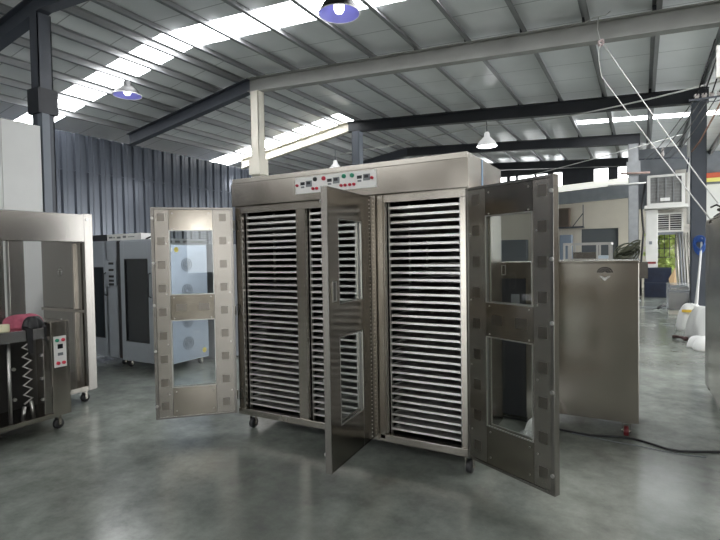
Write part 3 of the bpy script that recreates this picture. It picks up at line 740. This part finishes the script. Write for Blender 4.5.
for i, z in enumerate((0.0, .47)):
    cr_ = thing('plastic_crate', 'navy plastic crate below the slim white cabinet, %s' % ('on the floor' if i == 0 else 'upper of the two'), 'crate', (.06, 18.3, z), 0, 'navy crates')
    q = .468
    mb = MB().box(0, .74, 0, .6, 0, .03).box(0, .74, 0, .03, .03, q).box(0, .74, .57, .6, .03, q).box(0, .03, .03, .57, .03, q).box(.71, .74, .03, .57, .03, q)
    mb.box(-.01, .75, -.012, .612, q - .05, q - .01)
    for k in range(6): mb.box(.05 + .12 * k, .075 + .12 * k, -.01, 0, .04, q - .05)
    mb.build('crate_body', NAVY, cr_)
cbm = MB().poly([(.82, 17.6, .02), (.94, 17.75, .02), (.87, 17.8, .96), (.70, 17.7, .62), (.83, 17.66, .0), (.95, 17.81, .0), (.88, 17.86, .96), (.71, 17.76, .62)],
                [(0, 1, 2, 3), (4, 7, 6, 5), (0, 4, 5, 1), (1, 5, 6, 2), (2, 6, 7, 3), (3, 7, 4, 0)])
tag(cbm.build('cardboard_sheet', mat('cardboard', (.34, .23, .12), .8)), 'torn brown cardboard leaning beside the navy crates', 'cardboard')
for k in range(5):
    x = 1.00 + .075 * k
    mb = MB().poly([(x, 17.9, 0), (x + .03, 17.9, 0), (x + .03 - .05, 18.9, 2.05), (x - .05, 18.9, 2.05), (x, 18.5, 0), (x + .03, 18.5, 0), (x + .03 - .05, 19.15, 2.05), (x - .05, 19.15, 2.05)],
                   [(0, 1, 2, 3), (4, 7, 6, 5), (0, 4, 5, 1), (1, 5, 6, 2), (2, 6, 7, 3), (3, 7, 4, 0)])
    tag(mb.build('leaning_sheet', [STEELD, GPAINT, GALV, mat('pale_board', (.5, .48, .43), .7), STEELD][k]), 'long narrow sheet leaning upright on the annex wall, %s from the left' % ORD[k], 'sheet', 'sheets leaning on the annex wall')
# pipes beside the air cooler
tag(MB().tube([(1.29, 18.6, 2.3), (1.29, 18.6, ztop(1.29) + .16)], .075, 12).build('vertical_pipe', AW, None, True), 'thick white vertical pipe right of the air cooler', 'pipe')
tag(MB().tube([(1.47, 18.55, 0), (1.47, 18.55, ztop(1.47) + .16)], .045, 12).build('vertical_pipe', GPAINT, None, True), 'thin grey vertical pipe beside the thick white pipe', 'pipe')
tag(MB().tube([(.09, 18.5, 3.7), (-.02, 18.35, 2.9), (.04, 18.4, 2.1), (-.04, 18.5, .9), (-.04, 18.5, .02)], .03, 8).build('hanging_hose', BLACK, None, True), 'black hose drooping down left of the white cabinet', 'hose')
tag(MB().tube([(-.9, 16.64, 3.46), (-.2, 16.64, 3.46), (.10, 16.64, 3.46)], .022, 8).build('conduit', WHITE, None, True), 'short white pipe crossing in front of the grey column', 'pipe')
tag(MB().tube([(-.55, 16.63, 3.78), (.20, 16.63, 3.74)], .03, 8).build('conduit', mat('rust_pipe', (.35, .25, .22), .6), None, True), 'rusty horizontal pipe beside the air cooler', 'pipe')

# greenery outside the annex opening
LEAF = mat('yellow_green_leaves', (.62, .72, .28), .6, var=.4, vscale=8)  # the leaf colour itself is a bright yellow-green
mb = MB()
for k in range(700):
    c = Vector((random.gauss(.7, .22), random.uniform(19.8, 20.5), random.uniform(.0, 2.2))); e1 = Vector([random.uniform(-1, 1) for _ in range(3)]).normalized() * .14; e2 = Vector([random.uniform(-1, 1) for _ in range(3)]).normalized() * .09
    mb.poly([c - e1, c + e2, c + e1, c - e2], [(0, 1, 2, 3)])
mb = None if False else mb
sh = mb.build('shrub', LEAF); tag(sh, 'bright yellow-green shrub outside the barred annex opening', 'shrub')

# wrapped goods near the right column
wp = thing('wrapped_package', 'steel panels wrapped in clear plastic beside the dark column', 'package', (.52, 13.4, 0))
for k in range(5): B(.02 + .01 * k, .60 - .05 * k, .11 + .075 * k, .14 + .075 * k, .12, .52 + .035 * k).build('panel', [STEELD, GPAINT, STEEL][k % 3], wp); mb = B(-.02, .66, .06, .54, .1, .72); mb.build('plastic_wrap', FILM, wp, bevel=.02)
B(.02, .6, .12, .48, 0, .1).build('pallet', CREAMP, wp)
tag(MB().tube([(.93, 12.1, .0), (1.0, 12.25, .8), (1.08, 12.42, 1.75)], [.04, .022, .018], 8).build('wrapped_pole', FILM if False else BAG, None, True), 'plastic-wrapped pole leaning on the dark column', 'pole')
mb = MB()
for k in range(7):
    mb.tube([(1.03 + .09 * math.cos(a) + .02 * math.sin(2 * a + k), 12.40 - .008 * k, 1.52 + .14 * math.sin(a) + .02 * k) for a in [2 * PI * j / 16 for j in range(16)]], .011, 5, True)
tag(mb.build('blue_rope_coil', mat('blue_rope', (.02, .09, .36), .6), None, True), 'bundle of blue rope hung on the dark column', 'rope')
# white bags
for i, (x, y, rx, ry, rz, s_, lab) in enumerate(((.82, 9.0, .22, .26, .18, 1, 'white plastic bag lying flat on the floor beside the right cabinet'),
                                               (.92, 9.9, .24, .3, .55, 2, 'tall white bag standing behind the flat white bag'),
                                               (.80, 10.9, .2, .25, .5, 5, 'crumpled white bag with yellow marks, farthest back'))):
    o = cloth('', (0, 0, 0), rx, ry, rz, None, s_, '').build('plastic_bag', BAG, None, True, loc=(x, y, 0)); tag(o, lab, 'bag', 'white bags by the dark column')
B(-.17, -.02, -.2, -.12, .36, .40).build('yellow_mark', mat('yellow_print', (.75, .5, .05), .5), o)
cl2 = MB().tube([(.46, 9.85, .03), (.55, 9.75, .045), (.63, 9.65, .03)], [.03, .022, .04], 8)
tag(cl2.build('hand_tool', mat('dark_red_tool', (.07, .03, .03), .5), None, True), 'dark red hand tool on the floor by the white bags', 'tool')
tag(MB().tube([(.35, 14.6, .02), (.5, 14.9, .10), (.6, 15.2, .02)], .03, 6).build('bent_offcut', BLACK, None, True), 'dark bent offcut on the floor by the wrapped panels', 'scrap')
tag(B(-.1, 1.2, 14.9, 14.96, 0.001, .02).build('floor_plank', GPAINT), 'flat metal strip lying across the far floor', 'strip')

# machine frame behind the steel box cabinet
mf = thing('machine_frame', 'tubular steel machine frame behind the low steel box cabinet', 'machine', (-1.15, 8.9, 0))
mb = MB()
for x in (0, .1, .5, .68): mb.box(x, x + .03, 0, .03, 0, 1.6).box(x, x + .03, .6, .63, 0, 1.6)
mb.box(0, .72, 0, .03, 1.60, 1.635).box(0, .72, .6, .63, 1.60, 1.635).box(0, .03, .03, .6, 1.60, 1.635).box(.69, .72, .03, .6, 1.60, 1.635).box(.03, .69, .0, .03, 1.34, 1.37)
mb.build('frame', TRIM, mf)
B(.14, .5, .1, .5, .3, 1.48).build('machine_body', STEELD, mf, bevel=.004); B(.52, .67, .12, .5, .5, 1.42).build('pale_box', mat('pale_blue_box', (.5, .58, .65), .5), mf)
B(.03, .69, .03, .6, .28, .3).build('shelf', STEELD, mf)
mb = MB(); rnd = random.Random(4)
for k in range(16):
    r = rnd.uniform(.09, .2); ph = rnd.uniform(0, 6); ti = rnd.uniform(.4, 1.2)
    mb.tube([(r * math.cos(a), .12 * math.sin(a + ph), .20 + ti * r * math.sin(a + ph * .3)) for a in [2 * PI * j / 18 for j in range(18)]], .012, 5, True)
hc = mb.build('hose_heap', mat('olive_hose', (.06, .065, .04), .6), None, True, loc=(-.22, 9.2, 1.25)); tag(hc, 'tangled dark hoses heaped on a stand right of the machine frame', 'hoses')
st_ = MB().box(-.42, -.08, 9.0, 9.4, 1.17, 1.2)
for x in (-.42, -.11):
    for y in (9.0, 9.37): st_.box(x, x + .03, y, y + .03, 0, 1.17)
tag(st_.build('tool_stand', DPAINT), 'dark stand under the tangled hoses', 'stand')
ou = thing('outdoor_unit', 'small brown outdoor fan unit on a wall bracket beside the grey doorway', 'air conditioner', (-3.12, 22.35, 2.55))
B(0, .5, 0, .4, 0, .78).build('body', mat('brown_unit', (.16, .12, .09), .6), ou, bevel=.01)
mb = MB()
for k in range(9): mb.box(.05 + .045 * k, .065 + .045 * k, -.01, 0, .05, .72)
mb.build('grille', BLACK, ou)
MB().box(-.1, 1.0, .0, .04, -.05, -.002).box(-.1, 1.0, .36, .64, -.05, -.002).tube([(.98, .3, -.03), (.98, .3, .9)], .02, 6).tube([(.55, .3, -.03), (.98, .3, .55)], .02, 6).build('bracket', DPAINT, ou)
bc = B(-3.0, -2.55, 22.2, 22.8, 0, 2.2).build('blue_cabinet', mat('blue_grey_cab', (.20, .25, .32), .5), bevel=.01); tag(bc, 'blue-grey cabinet below the brown outdoor fan unit', 'cabinet')
tag(B(-5.6, -4.3, 21.9, 22.4, 0, 2.05).build('dark_locker', mat('slate_locker', (.08, .09, .10), .5), bevel=.01), 'dark slate locker seen through the right oven door window', 'locker')
tag(B(.0, .0 + 4.2, 20.8, 20.95, 3.95, 4.12).build('coloured_fascia', mat('red_fascia', (.62, .12, .06), .5), None, loc=(1.65, 0, 0)), 'red fascia strip high on the far right wall', 'strip')
tag(B(.0, .0 + 4.2, 20.78, 20.95, 3.82, 3.945).build('coloured_fascia', mat('yellow_fascia', (.8, .72, .2), .5), None, loc=(1.65, 0, 0)), 'yellow fascia strip just below the red strip', 'strip')

# ------------------------------------------------------------------ ropes, wires, insulators, floor cable
def sag(p, q, s, n=14):
    p, q = Vector(p), Vector(q)
    return [p.lerp(q, i / n) + Vector((0, 0, -s * 4 * (i / n) * (1 - i / n))) for i in range(n + 1)]
zA = ztop(-.55)
rp = MB(); kx, ky, kz = -.53, 8.26, 4.57
rp.tube([(kx - .04, 8.30, zA + .03), (kx - .05, 8.28, zA - .15), (kx, ky, kz)], .0065, 6)
rp.tube([(kx - .22, 8.30, zA + .0), (kx - .1, 8.28, zA + .03), (kx + .06, 8.28, zA + .03), (kx + .12, 8.3, zA + .08)], .007, 6)
rp.tube(sag((kx, ky, kz), (.60, 6.18, 1.80), .02)[:1] + [Vector((kx - .03, ky - .05, kz - .10)), Vector((kx - .02, ky - .1, kz - .3))] + sag((kx + .02, ky - .2, kz - .55), (.62, 6.3, 1.80), .02), .0065, 6)
rp.tube([(kx, ky, kz)] + [(kx + .05, ky - .02, kz - .05)] + sag((kx + .1, ky - .08, kz - .16), (.66, 6.45 - .35, 1.95), .02), .0065, 6)
rp.build('rope', WROPE, None, True); tag(bpy.data.objects['rope'], 'white rope loop hanging from the roof beam down to the right cabinet', 'rope')
kn = MB()
for a in range(5): kn.tube([(kx + .035 * math.cos(t), ky + .02 * math.sin(2 * t + a), kz + .035 * math.sin(t) + .006 * a) for t in [2 * PI * j / 12 for j in range(12)]], .011, 5, True)
k_ = kn.build('knot', mat('pinkish_rope', (.6, .48, .48), .7), bpy.data.objects['rope'], True)

tag(MB().tube(sag((.93, 8.3, 3.76), (-3.8, 14.0, 5.08), .12) , .013, 6).build('white_wire', WROPE, None, True), 'long white wire stretched from the right column to the white pendant lamp', 'wire')
tag(MB().tube(sag((-3.82, 14.0, 5.1), (-8.9, 14.4, 4.92), .03), .014, 6).build('white_wire', WROPE, None, True), 'white wire continuing left between the two white pendant lamps', 'wire')
tag(MB().tube(sag((.9, 15.5, 4.50), (-3.6, 17.5, 4.05), .02), .012, 6).build('white_wire', WROPE, None, True), 'thin white wire crossing above the right oven door', 'wire')
ib = thing('insulator_bracket', 'steel bracket with four ceramic insulators at the right edge', 'bracket', (.56, 8.26, 3.54))
MB().box(0, .52, 0, .02, 0, .022).tube([(.06, .01, .0), (.30, .01, -.05), (.5, .01, -.01)], .006, 6).build('bar', DPAINT, ib)
CER = mat('ceramic', (.42, .38, .36), .3)
for k in range(4): MB().lathe([(.0001, .085), (.018, .085), (.032, .075), (.018, .066), (.034, .056), (.034, .05), (.018, .04), (.03, .03), (.018, .022), (.0001, .022)], (.09 + .085 * k, .01, 0), 16).build('insulator', CER, ib, True)
tag(B(-.07, .10, 0, .1, 0, .42).build('switch_box', AW, None, loc=(.93, 8.17, 3.78)), 'white box mounted above the insulators at the right edge', 'box')
for k in range(4):
    x = .65 + .085 * k
    tag(MB().tube([(x + .20, 8.2, 4.30)] + sag((x, 8.24, 3.60), (.02 + .22 * k, 17.3, 4.2), .12, 10), .009, 5).build('black_wire', CABLE, None, True),
        'black wire over the %s insulator from the left' % ORD[k], 'wire', 'wires on the insulators')
tag(MB().tube([(1.0, 8.24, 3.66), (.93, 8.24, 3.5), (.86, 8.3, 3.33), (.70, 8.4, 3.0), (.62, 8.6, 2.9)], .013, 6).build('brown_cable', mat('brown_cable', (.22, .13, .10), .6), None, True), 'thick brown cable running down across the dark column', 'cable')
tag(MB().lathe([(.0001, .0), (.03, .0), (.05, .1), (.03, .16), (.04, .25), (.0001, .3)], (.52, 17.2, 4.22), 12).build('pole_insulator', CER, None, True), 'small ceramic cap above the air cooler', 'insulator')
gb = MB().tube([(-.1, 17.0, 4.2), (.62, 17.2, 4.2), (1.2, 17.6, 4.2), (1.2, 18.4, 3.9)], .022, 6)
tag(gb.build('service_bracket', DPAINT), 'dark bracket above the air cooler', 'bracket')

cabp = [(-1.1, 4.50), (-.75, 4.42), (-.59, 4.36), (-.47, 4.34), (-.36, 4.335), (-.25, 4.37), (-.15, 4.40), (-.06, 4.40), (.02, 4.37), (.09, 4.33), (.16, 4.29), (.24, 4.28), (.32, 4.31), (.42, 4.36), (.52, 4.41), (.75, 4.50), (1.2, 4.6)]
tag(MB().tube([(x, y, .0095) for x, y in cabp], .009, 8).build('power_cable', CABLE, None, True), 'thick black power cable snaking over the floor at the right', 'cable')
cab2 = [(-.5, 4.33), (-.3, 4.30), (-.15, 4.28), (0, 4.27), (.12, 4.245), (.24, 4.23), (.4, 4.25)]
tag(MB().tube([(x, y, .004) for x, y in cab2], .0035, 6).build('thin_wire', GPAINT, None, True), 'thin grey wire beside the black power cable', 'wire')
# plastic-wrapped bundle seen through the lower window of the right oven door
for i, (x, y, s_, lab) in enumerate(((-.78, 3.95, 11, 'crumpled clear plastic bag on the floor behind the right oven door, nearer one'), (-.72, 4.14, 12, 'dark plastic bag with white print behind the nearer clear bag'))):
    tag(cloth('', (0, 0, 0), .10, .13, .09 + .06 * i, None, s_, '').build('plastic_bag', FILM if i == 0 else BAG, None, True, loc=(x, y, 0)), lab, 'bag')
